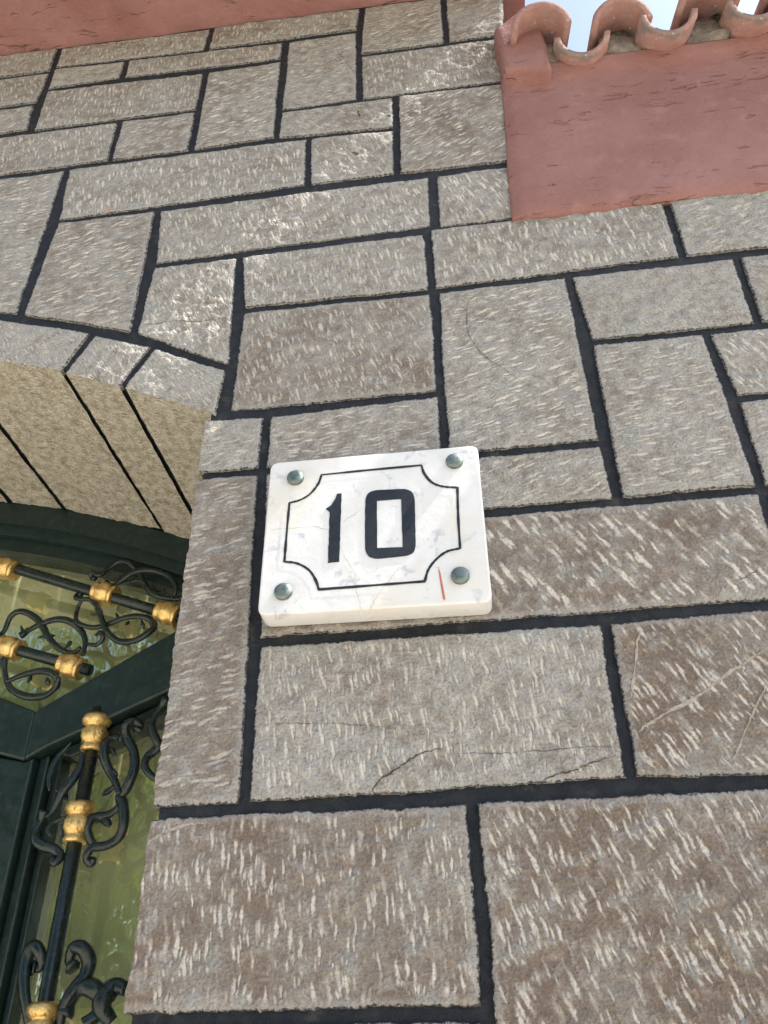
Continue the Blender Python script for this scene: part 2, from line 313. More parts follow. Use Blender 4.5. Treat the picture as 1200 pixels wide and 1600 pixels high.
def mat_stone():
    k = NT('chiselled_limestone')
    suv = k.attr('suv', out='Vector'); rnd = k.n('ShaderNodeObjectInfo').outputs['Random']
    off = k.n('ShaderNodeCombineXYZ'); k.put(off.inputs[0], k.math('MULTIPLY', rnd, 37.0)); k.put(off.inputs[1], k.math('MULTIPLY', rnd, 91.0))
    P = k.vm('ADD', suv, off.outputs[0])
    edge = k.attr('edge')
    tone = k.attr('tone', 'OBJECT'); dash = k.attr('dash', 'OBJECT'); ang = k.attr('angle', 'OBJECT'); scl = k.attr('stroke', 'OBJECT')
    rot = k.n('ShaderNodeVectorRotate', rotation_type='Z_AXIS'); k.put(rot.inputs['Vector'], P)
    k.put(rot.inputs['Angle'], ang)
    Q0 = rot.outputs[0]
    wob = k.noise(P, 30, 2, .6, col=True)
    Q = k.vm('ADD', Q0, k.scale(k.vm('SUBTRACT', wob, (.5, .5, .5)), .010))
    inv = k.math('DIVIDE', 1.0, scl)
    jag = k.math('MULTIPLY', k.math('SUBTRACT', k.noise(P, 260, 2, .6), .5), .30)
    def layer(sx, sy, ox, lo, hi):
        v = k.vm('MULTIPLY', k.scale(Q, inv), (1/sx, 1/sy, 0))
        v = k.vm('ADD', v, (ox, ox*.7, 0))
        vo = k.n('ShaderNodeTexVoronoi', voronoi_dimensions='2D', feature='F1'); k.put(vo.inputs['Vector'], v); vo.inputs['Scale'].default_value = 1
        vo.inputs['Randomness'].default_value = .78
        sep = k.n('ShaderNodeSeparateColor'); k.l(vo.outputs['Color'], sep.inputs[0])
        size = k.math('MULTIPLY_ADD', sep.outputs[0], .45, .70)
        d = k.math('ADD', k.math('DIVIDE', vo.outputs['Distance'], size), jag)
        return k.ss(d, lo, hi, 1, 0)
    L1 = layer(.0082, .042, 0, .10, .28)
    L2 = layer(.0068, .030, 7.3, .09, .27)
    L3 = layer(.0050, .013, 3.1, .10, .34)
    big = k.noise(P, 11, 3, .6)
    sw = k.n('ShaderNodeSeparateColor'); k.l(wob, sw.inputs[0])
    D = k.math('MAXIMUM', L1, k.math('MULTIPLY', L2, k.ss(sw.outputs[2], .38, .52)))
    D = k.math('MAXIMUM', D, k.math('MULTIPLY', L3, k.ss(sw.outputs[0], .46, .62, .1, .75)))
    D = k.math('MULTIPLY', D, k.ss(sw.outputs[1], .34, .50, .30, 1))
    nE = k.math('ADD', edge, k.math('MULTIPLY', k.math('SUBTRACT', k.noise(P, 60, 3), .5), .5))
    eMask = k.ss(nE, .35, .75)
    D = k.math('MULTIPLY', D, k.math('SUBTRACT', 1.0, k.math('MULTIPLY', eMask, .8)))
    Dc = k.math('MULTIPLY', D, dash)
    # body colour
    med = k.noise(P, 60, 3, .7); fine = k.noise(P, 330, 2, .7)
    t = k.math('ADD', k.math('MULTIPLY_ADD', tone, .5, .5), k.math('MULTIPLY', k.math('SUBTRACT', big, .5), 1.7))
    ramp = k.n('ShaderNodeValToRGB'); k.put(ramp.inputs[0], k.math('MULTIPLY_ADD', t, .85, .02))
    e = ramp.color_ramp.elements
    e[0].position = 0; e[0].color = (.385, .375, .345, 1); e[1].position = 1; e[1].color = (.178, .132, .100, 1)
    el = e.new(.45); el.color = (.305, .283, .250, 1)
    body = ramp.outputs[0]
    body = k.mix(k.math('MULTIPLY', k.math('MULTIPLY', k.ss(med, .46, .66), .75), k.ss(tone, -.2, 1.0, 1, .35)), body, (.44, .42, .38))
    body = k.mix(k.math('MULTIPLY', k.ss(med, .47, .30), .6), body, (.17, .148, .125))
    body = k.mix(k.math('MULTIPLY', eMask, .55), body, (.36, .345, .32))
    body = k.mix(k.math('MULTIPLY', k.ss(k.noise(P, 19, 4, .7), .62, .74), .45), body, (.38, .235, .115))
    body = k.mix(k.ss(sw.outputs[0], .52, .66, 0, .40), body, (.30, .315, .30))
    bounce_cream = k.attr('bounce_cream')  # cream on return faces, with the warm ground bounce put into the colour
    body = k.mix(k.math('MULTIPLY', bounce_cream, .75), body, k.mix(k.ss(med, .35, .65), (.34, .295, .21), (.62, .575, .46)))
    body = k.mix(k.ss(fine, .36, .52, .38, 0), body, (.10, .088, .074))
    body = k.mix(k.ss(fine, .56, .72, 0, .28), body, (.48, .45, .40))
    col = k.mix(k.math('MULTIPLY', Dc, k.ss(fine, .25, .55, .65, 1)), body, k.mix(big, (.66, .625, .56), (.56, .505, .43)))
    smear = k.ss(k.math('ADD', edge, k.math('MULTIPLY', k.math('SUBTRACT', k.noise(P, 240, 3, .7), .5), .75)), .86, .99)
    col = k.mix(k.math('MULTIPLY', smear, .9), col, (.016, .020, .027))
    h = k.math('MULTIPLY', Dc, -1.0)
    h = k.math('ADD', h, k.math('MULTIPLY', med, 3.2))
    h = k.math('ADD', h, k.math('MULTIPLY', fine, 1.5))
    k.principled(col, .85, bump=h, dist=.0018, strength=1.0, spec=.25)
    return k.m

def mat_joint():
    k = NT('painted_joint'); P = obj_coord(k)
    n = k.noise(P, 60, 4, .6); f = k.noise(P, 500, 3, .7)
    col = k.mix(k.ss(n, .4, .7), (.0085, .0125, .0185), (.022, .026, .032))
    col = k.mix(k.ss(k.noise(P, 35, 4, .7), .58, .72, 0, .5), col, (.085, .078, .068))
    k.principled(col, .62, bump=k.math('ADD', n, k.math('MULTIPLY', f, .6)), dist=.006, spec=.4)
    return k.m

def mat_plaster():
    k = NT('red_plaster'); P = obj_coord(k)
    n = k.noise(P, 6, 4, .6)
    col = k.mix(k.ss(n, .35, .68), (.240, .114, .099), (.288, .150, .134))
    col = k.mix(k.ss(k.noise(P, 24, 4, .6), .56, .74, 0, .45), col, (.33, .175, .152))
    col = k.mix(k.ss(k.noise(P, 160, 3, .7), .60, .75, 0, .4), col, (.20, .085, .066))
    # trowel drags: short, nearly level tears in the coat
    st = k.vm('MULTIPLY', k.vm('ADD', P, k.scale(k.vm('SUBTRACT', k.noise(P, 11, 3, col=True), (.5, .5, .5)), .045)), (9, 75, 75))
    tear = k.noise(st, 1.0, 3, .6)
    tr = k.ss(tear, .60, .70)
    tr = k.math('MULTIPLY', tr, k.ss(k.noise(P, 9, 2), .42, .58))
    col = k.mix(k.math('MULTIPLY', tr, .35), col, (.20, .088, .070))
    h = k.math('ADD', k.math('MULTIPLY', tr, -1.6), k.math('MULTIPLY', k.noise(P, 40, 4, .6), 1.6))
    h = k.math('ADD', h, k.math('MULTIPLY', k.noise(P, 380, 2), .25))
    k.principled(col, .8, bump=h, dist=.0022, spec=.3)
    return k.m

def mat_clay():
    k = NT('fired_clay'); P = obj_coord(k)
    n = k.noise(P, 22, 5, .65)
    col = k.mix(k.ss(n, .3, .7), (.28, .145, .120), (.38, .235, .20))
    col = k.mix(k.ss(k.noise(P, 14, 4, .7), .50, .66, 0, .8), col, (.17, .145, .13))
    col = k.mix(k.ss(k.noise(P, 70, 3, .6), .62, .72, 0, .6), col, (.50, .42, .36))
    k.principled(col, .85, bump=k.noise(P, 120, 4, .6), dist=.002, spec=.3)
    return k.m
def mat_simple(name, c1, c2, sc, rough=.8, dist=.002, metal=0, spec=.4, r2=None, bsc=None):
    k = NT(name); P = obj_coord(k); n = k.noise(P, sc, 4, .6)
    rr = rough if r2 is None else k.ss(n, .35, .7, rough, r2)
    k.principled(k.mix(k.ss(n, .3, .7), c1, c2), rr, metal=metal, bump=k.noise(P, bsc or sc*5, 4, .6), dist=dist, spec=spec); return k.m
def mat_marble():
    k = NT('white_marble'); P = obj_coord(k)
    wv = k.vm('ADD', P, k.scale(k.vm('SUBTRACT', k.noise(P, 12, 4, col=True), (.5, .5, .5)), .10))
    cl = k.noise(wv, 26, 5, .6)
    col = k.mix(k.ss(cl, .30, .62), (.66, .66, .65), (.71, .71, .705))
    spot = k.math('MULTIPLY', k.ss(k.noise(wv, 42, 4, .65), .57, .70), .65)
    col = k.mix(spot, col, (.42, .43, .47))
    warm = k.ss(k.noise(P, 9, 3), .50, .68, 0, .5)
    col = k.mix(warm, col, (.71, .66, .55))
    k.principled(col, .38, bump=k.math('ADD', k.noise(P, 60, 3), k.math('MULTIPLY', k.noise(P, 600, 2), .2)), dist=.0006, spec=.5, **{'Subsurface Weight': .12, 'Subsurface Scale': .006, 'Subsurface Radius': (1, .85, .6)})
    return k.m
def mat_paint(name, col, rough, metal=0, coat=0.0):
    k = NT(name); P = obj_coord(k)
    c = k.mix(k.ss(k.noise(P, 90, 4, .6), .45, .75, 0, .6), col, tuple(min(1, v*1.9+.006) for v in col))
    k.principled(c, k.ss(k.noise(P, 50, 3), .3, .7, rough*.8, rough*1.35), metal=metal, bump=k.noise(P, 160, 3), dist=.0008, spec=.5); return k.m
def mat_gold():
    k = NT('gold_paint'); P = obj_coord(k)
    n = k.noise(P, 110, 4, .65)
    c = k.mix(k.ss(n, .38, .62), (.70, .46, .16), (.86, .62, .26))
    c = k.mix(k.ss(k.noise(P, 190, 3), .60, .72, 0, .8), c, (.20, .10, .03))
    k.principled(c, k.ss(n, .3, .7, .28, .5), metal=.85, bump=k.noise(P, 260, 3), dist=.0012, spec=.5); return k.m
def mat_glass():
    k = NT('green_glass'); P = obj_coord(k)
    tr = k.n('ShaderNodeBsdfTransparent'); tr.inputs[0].default_value = (.90, .95, .74, 1)
    gl = k.n('ShaderNodeBsdfGlossy'); gl.inputs['Roughness'].default_value = .015; gl.inputs[0].default_value = (.86, .90, .74, 1)
    b = k.n('ShaderNodeBump'); b.inputs['Distance'].default_value = .0012; b.inputs['Strength'].default_value = 1
    k.put(b.inputs['Height'], k.noise(k.vm('MULTIPLY', P, (1, 1, .45)), 22, 2, .5)); k.l(b.outputs[0], gl.inputs['Normal'])
    df = k.n('ShaderNodeBsdfDiffuse'); k.put(df.inputs[0], k.mix(k.ss(k.noise(k.vm('MULTIPLY', P, (1, 1, .35)), 26, 3), .35, .65), (.48, .53, .27), (.60, .63, .38)))
    m0 = k.n('ShaderNodeMixShader'); m0.inputs[0].default_value = .50
    k.l(tr.outputs[0], m0.inputs[1]); k.l(df.outputs[0], m0.inputs[2])
    mx = k.n('ShaderNodeMixShader'); mx.inputs[0].default_value = .32
    k.l(m0.outputs[0], mx.inputs[1]); k.l(gl.outputs[0], mx.inputs[2]); k.l(mx.outputs[0], k.out.inputs[0]); return k.m
def mat_leaf():
    k = NT('leaf'); P = obj_coord(k)
    n = k.noise(P, 2.5, 3)
    p = k.principled(k.mix(k.ss(n, .35, .65), (.08, .13, .03), (.14, .19, .05)), .5, spec=.4)
    t = k.n('ShaderNodeBsdfTranslucent'); t.inputs[0].default_value = (.16, .22, .03, 1)
    mx = k.n('ShaderNodeMixShader'); mx.inputs[0].default_value = .35
    k.l(p.outputs[0], mx.inputs[1]); k.l(t.outputs[0], mx.inputs[2]); k.l(mx.outputs[0], k.out.inputs[0]); return k.m

STONE = mat_stone(); JOINT = mat_joint(); PLASTER = mat_plaster(); CLAY = mat_clay(); MARBLE = mat_marble()
IRON = mat_paint('green_black_enamel', (.008, .017, .016), .28)
FRAME = mat_paint('dark_green_paint', (.008, .020, .018), .36)
GOLD = mat_gold(); GLASS = mat_glass(); LEAF = mat_leaf()
BLACK = mat_simple('engraving_paint', (.008, .012, .018), (.016, .021, .028), 120, .5, .0005)
CRACKD = mat_simple('crack_hole_dark', (.035, .03, .025), (.09, .078, .062), 200, .9, .0005)
CRACKP = mat_simple('calcite_vein', (.28, .24, .195), (.44, .39, .325), 180, .85, .001)
VEIN = mat_simple('marble_hairline', (.50, .46, .38), (.66, .63, .57), 150, .5, .0003)
REDMARK = mat_simple('red_smear', (.42, .13, .09), (.55, .22, .16), 300, .7, .0003)
ZINC = mat_simple('zinc_cap', (.13, .17, .155), (.24, .28, .26), 160, .42, .0005, metal=.85, r2=.5)
MORTAR = mat_simple('grey_mortar', (.17, .15, .13), (.33, .29, .25), 40, .95, .006)
PAVING = mat_simple('pale_paving', (.47, .43, .36), (.56, .515, .435), 3, .9, .004)
CURTAIN = mat_simple('green_curtain', (.70, .74, .44), (.78, .80, .52), 8, .9, .001)
BARK = mat_simple('bark', (.06, .045, .03), (.12, .09, .065), 12, .9, .02)
DARKWALL = mat_simple('hall_wall', (.10, .10, .08), (.13, .13, .10), 4, .9, .002)

# ------------------------------------------------------------------ ground
gr = 300
tagk(mesh_obj('ground', [(-gr, -gr, 0), (gr, -gr, 0), (gr, gr, 0), (-gr, gr, 0)], [(0, 1, 2, 3)], PAVING, None, False), 'structure')

# ------------------------------------------------------------------ the stone wall
XC, ZC, RA = -1.2561, 0.6173, 1.8717          # centre and radius of the arch over the door
EXT = 0.084                                    # height of the arch ring
JX = -0.3235                                   # jamb
JL = 2*XC - JX
DEPTH = 0.42                                   # reveal
JB = 0.0042                                     # how far the joints lie back
WT = 3.33                                      # wall top under the eave
HALF = 0.0056
wall = empty('stone_wall', (0, 0, 0), 'chiselled grey brown stone wall with dark painted joints around an arched doorway', 'wall')

def height(x, z, seed):
    up = 1 + .25*(np.asarray(z) > 2.31)
    return (.0014*vnoise(x/.045, z/.045, seed) + up*.0012*vnoise(x/.016, z/.016, seed+1)
            + up*.0010*vnoise(x/.006, z/.006, seed+2))
def inset_quad(q, ins):
    """q: TL TR BR BL; ins: top right bottom left"""
    L = []
    for i in range(4):
        a = np.array(q[i]); b = np.array(q[(i+1) % 4]); d = (b-a)/np.hypot(*(b-a)); n = np.array([d[1], -d[0]])  # clockwise -> inward
        L.append((a + n*ins[i], d))
    P = []
    for i in range(4):
        (p, d), (r, e) = L[i-1], L[i]
        m = np.array([d, -e]).T
        t = np.linalg.solve(m, r-p); P.append(p + d*t[0])
    return P      # TL TR BR BL
STN = {}
def make_stone(key, quad, ang, tone, dash, scl, seed, ins=(HALF,)*4, ret=None, res=.0026, base_y=None):
    rr = random.Random(seed)
    TL, TR, BR, BL = inset_quad(quad, ins)
    wdt = .5*(np.hypot(*(TR-TL))+np.hypot(*(BR-BL))); hgt = .5*(np.hypot(*(TL-BL))+np.hypot(*(TR-BR)))
    nu = max(4, int(wdt/res)); nv = max(4, int(hgt/res))
    # denser rows right at the arris so that it can turn over
    u = np.linspace(0, 1, nu+1); v = np.linspace(0, 1, nv+1)
    U, Vv = np.meshgrid(u, v)                                    # v = 0 at the bottom
    X = (BL[0]*(1-U)+BR[0]*U)*(1-Vv) + (TL[0]*(1-U)+TR[0]*U)*Vv
    Z = (BL[1]*(1-U)+BR[1]*U)*(1-Vv) + (TL[1]*(1-U)+TR[1]*U)*Vv
    s2 = seed*7+11
    e1 = np.minimum.reduce([U*wdt + (9 if ins[3] == 0 else 0), (1-U)*wdt, Vv*hgt + (9 if ins[2] == 0 else 0), (1-Vv)*hgt])
    d = np.minimum.reduce([U*wdt, (1-U)*wdt, Vv*hgt, (1-Vv)*hgt])
    fall = np.exp(-(d/.012)**2)
    dx = (.0008*vnoise(X/.020, Z/.020, s2) + .0006*vnoise(X/.0065, Z/.0065, s2+1) + .0009*vnoise(X/.003, Z/.003, s2+4))*fall
    dz = (.0008*vnoise(X/.020, Z/.020, s2+2) + .0006*vnoise(X/.0065, Z/.0065, s2+3) + .0009*vnoise(X/.003, Z/.003, s2+5))*fall
    # joints wander
    dz += .0013*vnoise(X/.07, Z/.07, 901)*fall; dx += .0013*vnoise(X/.07, Z/.07, 902)*fall
    by = rr.uniform(-.0012, .0012) if base_y is None else base_y
    Y = by - height(X, Z, seed)*(1 - .75*np.exp(-e1/.007)) + .0014*np.exp(-(e1/.0020)**2) + .0004*np.exp(-(e1/.008)**2)
    X2, Z2 = X+dx, Z+dz
    cx, cz = X.mean(), Z.mean()
    verts = np.stack([X2, Y, Z2], -1).reshape(-1, 3)
    suv = np.stack([X-cx, Z-cz, 0*X], -1).reshape(-1, 3)
    edge = np.exp(-e1/.011).reshape(-1)
    n0 = (nu+1)
    I = np.arange(n0*(nv+1)).reshape(nv+1, n0)
    F = np.stack([I[:-1, :-1], I[:-1, 1:], I[1:, 1:], I[1:, :-1]], -1).reshape(-1, 4).tolist()
    VV = [verts]; SV = [suv]; EE = [edge]; CL = [np.zeros(len(verts))]; base = len(verts)
    def skirt(ids, dpt, flip, normal=None, rows=1, rough=0.0):
        nonlocal base
        ids = np.array(ids); P0 = verts[ids]; S0 = suv[ids]; prev = None
        for r_ in range(0, rows+1):
            f = r_/rows; Q = P0.copy(); Q[:, 1] = P0[:, 1]*(1-f) + dpt*f
            if rough:
                lx = S0[:, 0]+S0[:, 1]
                amp = rough*(height(lx*1.0, Q[:, 1], seed+31)) * min(1, 6*f)
                Q[:, 0] += normal[0]*amp; Q[:, 2] += normal[1]*amp
            T = S0.copy(); dd = -(Q[:, 1]-P0[:, 1])
            if rough: T[:, 0] = S0[:, 1] + dd; T[:, 1] = S0[:, 0]
            else: T[:, 1] = S0[:, 1] + dd
            new = np.arange(base, base+len(ids)); base += len(ids)
            VV.append(Q); SV.append(T); CL.append(np.full(len(ids), 1.0 if rough else 0.0))
            EE.append(np.full(len(ids), .15 if rough else .9))
            for a in range(len(ids)-1 if prev is not None else 0):
                q = (prev[a], prev[a+1], new[a+1], new[a]); F.append(q[::-1] if flip else q)
            prev = new
    ret = ret or {}
    back = .014
    def side(name, ids, flip, normal):
        if name in ret:
            skirt(ids, ret[name], flip, normal, rows=max(2, int(ret[name]/(res*2.2))), rough=1.0)
        else: skirt(ids, back, flip, normal)
    side('bottom', I[0, :], True, (0, -1)); side('top', I[-1, :], False, (0, 1))
    side('left', I[:, 0], False, (-1, 0)); side('right', I[:, -1], True, (1, 0))
    o = mesh_obj('stone', np.concatenate(VV), F, STONE, wall, True, (cx, 0, cz), {'suv': np.concatenate(SV), 'edge': np.concatenate(EE), 'bounce_cream': np.concatenate(CL)})
    o['angle'] = -R(ang); o['tone'] = float(tone); o['dash'] = float(dash); o['stroke'] = float(scl)
    STN[key] = (o, by, seed)
    return o
def surf_y(key):
    o, by, seed = STN[key]
    return lambda x, z: by - float(height(x, z, seed)) - .0004

for i, (key, q, ang, tone, dash, scl) in enumerate(STONES):
    ins = [HALF]*4; ret = {}
    if key in ('QA', 'QB', 'S41', 'S43'):
        ins[3] = 0; ret['left'] = DEPTH; q = [[JX, q[0][1]], q[1], q[2], [JX, q[3][1]]]
    if key in ('S1', 'S7', 'S8', 'S13', 'S20'): q = [[-.97, q[0][1]], q[1], q[2], [-.97, 2.552 if key == 'S20' else q[3][1]]]
    if key in ('S5', 'S6', 'S18', 'S23'): q = [q[0], [q[1][0]+.014, q[1][1]], [q[2][0]+.014, q[2][1]], q[3]]; ins[1] = 0
    if key in ('S27', 'S28'): ins[0] = 0; q = [[q[0][0], q[0][1]+.004 if key == 'S28' else q[0][1]], [q[1][0], q[1][1]+.004], q[2], q[3]]
    if q[0][1] > 2.5: scl, dash = scl*1.5, min(1, dash*1.25)
    elif q[0][1] > 2.0: scl = scl*1.25
    else: scl, dash = scl*.84, dash*.88
    far = q[0][1] > 2.75
    make_stone(key, q, ang, tone, dash, scl, i+1, tuple(ins), ret, res=.0030 if far else .0026)
# arch ring
TH = [.5217, .4445, .3895, .2735, .2098, .105, 0., -.105, -.2098, -.2735, -.3895, -.4445, -.5217]
def arcp(t, r): return [XC + r*math.sin(t), ZC + r*math.cos(t)]
for j in range(len(TH)-1):
    a, b = TH[j+1], TH[j]
    TLq, TRq = arcp(a, RA+EXT), arcp(b, RA+EXT)
    if j == 0: TRq = [-.3000, 2.3210]
    BRq, BLq = arcp(b, RA), arcp(a, RA)
    if j == 0: BRq = [-.3050, 2.2345]
    make_stone('V%d' % j, [TLq, TRq, BRq, BLq], [38, 30, 35, 30, 20, 10, 0, -10, -20, -30, -30, -35][j], [-.55, -.35, -.6, -.3, -.5, -.4, -.3, -.4, -.5, -.3, -.4, -.4][j], .75, .9,
               100+j, (HALF, HALF, 0, HALF), {'bottom': DEPTH}, res=.0028 if j < 5 else .012)
# masonry that goes on past the picture: coarse courses to the right, below and to the left of the door
rnd = random.Random(4)
def course(x0, x1, z0, z1, lo, hi, seed, retl=None, retr=None):
    x = x0; k = 0
    while x < x1-.02:
        wv = rnd.uniform(lo, hi); nx = x+wv if x+wv < x1-lo*.6 else x1
        ins = [HALF]*4; ret = {}
        if retl and x == x0: ins[3] = 0; ret['left'] = DEPTH
        if retr and nx == x1: ins[1] = 0; ret['right'] = DEPTH
        make_stone('c%d_%d' % (seed, k), [(x, z1), (nx, z1), (nx, z0), (x, z0)], rnd.uniform(-30, 35), rnd.uniform(-.2, .7), .9, 1., seed*20+k, tuple(ins), ret, res=.011)
        x = nx; k += 1
zs = [1.449, 1.20, .92, .66, .36, .0]
for i in range(5): course(JX, 1.75, zs[i+1], zs[i], .28, .55, 30+i, retl=True)
rz = [2.56, 2.41, 2.25, 2.08, 1.90, 1.68, 1.449]; rx = [.5364, .4941, .455, .42, .39, .335]
for i, (za, zb) in enumerate(((2.5685, 2.3927), (2.3927, 2.2006), (2.2006, 2.0006), (2.0006, 1.7585), (1.7585, 1.449))):
    x0 = [.5341, .4772, .4330, .4120, .3560][i]
    course(max(x0, .52 if i < 1 else x0), 1.75, zb, za, .22, .45, 40+i)
lz = [0, .32, .62, .9, 1.2, 1.5, 1.8, 2.05, 2.234]
for i in range(len(lz)-1): course(JL-1.2, JL, lz[i], lz[i+1], .25, .5, 50+i, retr=True)
uz = [2.60, 2.78, 2.92, 3.06, 3.20, 3.325]
for i in range(len(uz)-1): course(JL-1.2, -.97, uz[i], uz[i+1], .22, .5, 60+i)
course(JL-1.2, JL+.02, 2.234, 2.42, .25, .5, 70); course(JL-1.2, JL+.36, 2.42, 2.60, .25, .5, 71)
# joint bed: one body with the arched opening, its faces a few mm behind the stones
def joint_body():
    bm = bmesh.new()
    y0, y1 = JB, DEPTH+.10
    def quad(pts, y): bm.faces.new([bm.verts.new((x, y, z)) for x, z in pts])
    xr, xl = 1.75, JL-1.2; xs = .150; zt2 = 2.96
    jx, jl, ra = JX+.006, JL-.006, RA+.006
    spr = ZC + ra*math.cos(math.asin((jx-XC)/ra))
    N = 40; A = [math.asin((jx-XC)/ra)*(1-2*i/N) for i in range(N+1)]
    arcv = [(XC+ra*math.sin(a), ZC+ra*math.cos(a)) for a in A]
    for y in (y0, y1):
        quad([(jx, 0), (xr, 0), (xr, spr), (jx, spr)], y)
        quad([(jx, spr), (xr, spr), (xr, zt2), (jx, zt2)], y)
        quad([(jx, zt2), (xs, zt2), (xs, WT), (jx, WT)], y)
        quad([(xl, 0), (jl, 0), (jl, WT), (xl, WT)], y)
        for i in range(N):
            (xa, za), (xb, zb) = arcv[i], arcv[i+1]
            quad([(xb, zb), (xa, za), (xa, WT), (xb, WT)], y)
    def ret(a, b): bm.faces.new([bm.verts.new(p) for p in ((a[0], y0, a[1]), (b[0], y0, b[1]), (b[0], y1, b[1]), (a[0], y1, a[1]))])
    for i in range(N): ret(arcv[i], arcv[i+1])
    ret((jx, 0), (jx, spr)); ret((jl, 0), (jl, spr)); ret((xs, zt2), (xs, WT)); ret((xs, zt2), (xr, zt2)); ret((xr, 0), (xr, zt2)); ret((xl, 0), (xl, WT)); ret((xl, WT), (xs, WT))
    bmesh.ops.remove_doubles(bm, verts=bm.verts, dist=1e-5)
    return bm
bm_obj('joint_mortar', joint_body(), JOINT, wall)
for key, pts, wmm, kind in CRACKS:
    o, by, seed = STN[key]
    ribbon('crack_or_hole' if kind == 'dark' else 'calcite_vein', pts, wmm*.0009, 0, CRACKD if kind == 'dark' else CRACKP, o, surf_y(key), n=16, thick=.0004, jitter=.7, origin=o.location[:], zig=.0012)

# ------------------------------------------------------------------ red plaster band, end block and clay tile coping
par = empty('plaster_parapet', (.15, 0, 2.5685), 'red plastered band with wavy clay tile coping on top of the stone wall', 'parapet')
def band():
    # profile (y, z); a soft bottom lip, a flat face, a cove under the tiles
    prof = [(.004, 2.5685), (-.004, 2.5690), (-.0075, 2.573), (-.009, 2.60), (-.009, 2.70), (-.009, 2.76), (-.009, 2.82), (-.009, 2.88), (-.010, 2.92), (-.014, 2.945), (-.022, 2.960), (-.020, 2.968), (.36, 3.125), (.36, 2.60)]
    V = []; F = []
    xs = [0, .003, .009, .016, .022] + list(np.arange(.05, 1.62, .02))
    for ix, dx in enumerate(xs):
        for (y, z) in prof:
            xl = .1162 + (z-2.5685)*.0565
            yy = y
            if y < 0: yy = y*[0.15, .30, .60, .9, 1][min(ix, 4)]
            wob = .0022*float(vnoise(dx/.07, z/.07, 77)) + .0010*float(vnoise(dx/.02, z/.02, 78))
            zz = z + (.0035*float(vnoise(dx/.035, 2.2, 79)) + .0016*float(vnoise(dx/.009, 1.2, 80)) if z < 2.58 else 0)
            V.append((xl + dx + (.002*float(vnoise(z/.03, 5.5, 81)) if ix == 0 else 0), yy + (wob if y < .1 else 0), zz))
    n = len(prof)
    for i in range(len(xs)-1):
        for k in range(n): F.append((i*n+k, i*n+(k+1) % n, (i+1)*n+(k+1) % n, (i+1)*n+k))
    F.append(tuple(range(n))); F.append(tuple(range((len(xs)-1)*n, len(xs)*n))[::-1])
    bm = bmesh.new(); vs_ = [bm.verts.new(v) for v in V]
    for f in F: bm.faces.new([vs_[i] for i in f])
    return bm_obj('plaster_band', bm, PLASTER, par, True, origin=(.15, 0, 2.5685))
band()
b = prism([(.1385, 2.932), (.222, 2.918), (.222, 3.170), (.1385, 3.085)], -.036, .34)
bmesh.ops.subdivide_edges(b, edges=b.edges, cuts=6, use_grid_fill=True)
for v in b.verts:
    v.co.x += .004*float(vnoise(v.co.z/.05, v.co.y/.05, 5)); v.co.y += .004*float(vnoise(v.co.x/.05, v.co.z/.05, 6)); v.co.z += .004*float(vnoise(v.co.x/.04, v.co.y/.04, 7))
bm_obj('end_block', b, PLASTER, par, True, bevel=.010, seg=3, angle=50, origin=(.15, 0, 2.5685))
PITCH = .1427; SL = R(24)
def barrel(name, xc, zc, yc, r0, r1, up, length, thick, seed, mat=CLAY):
    """half-round tile: up=True is a cover, else a pan; axis climbs inwards"""
    V = []; F = []; ns = 16; nl = 6; rr = random.Random(seed)
    ax = Vector((0, math.cos(SL), math.sin(SL))); nn = Vector((0, -math.sin(SL), math.cos(SL)))
    yaw = rr.uniform(-.015, .015)
    rings = []
    for l in range(nl+1):
        f = l/nl; c = Vector((xc, yc, zc)) + ax*(length*f) + Vector((yaw*length*f, 0, 0)); r_ = r0+(r1-r0)*f
        for rad in (r_, r_-thick):
            for k in range(ns+1):
                a = math.pi*(.02 + .96*k/ns)
                ca, sa = math.cos(a), math.sin(a)*(1 if up else -1)
                rad2 = rad*(1+.02*float(vnoise(k*.5, l*.8, seed)))
                V.append((c + Vector((1, 0, 0))*ca*rad2 + nn*sa*rad2)[:])
    m = ns+1
    for l in range(nl):
        for k in range(ns):
            o0 = l*2*m; o1 = (l+1)*2*m
            F.append((o0+k, o0+k+1, o1+k+1, o1+k)); F.append((o0+m+k, o1+m+k, o1+m+k+1, o0+m+k+1))
        for k in (0, ns): F.append((l*2*m+k, l*2*m+m+k, (l+1)*2*m+m+k, (l+1)*2*m+k))
    for k in range(ns): F.append((k, m+k, m+k+1, k+1)); F.append((nl*2*m+k, nl*2*m+k+1, nl*2*m+m+k+1, nl*2*m+m+k))
    bm = bmesh.new(); vs_ = [bm.verts.new(v) for v in V]
    for f in F: bm.faces.new([vs_[i] for i in f])
    o = bm_obj(name, bm, mat, par, False, origin=(xc, yc, zc))
    for p in o.data.polygons: p.use_smooth = len(p.vertices) == 4
    return o
TY0, TZ = -.056, 2.938          # front edge of the tiles, lowest point of a pan
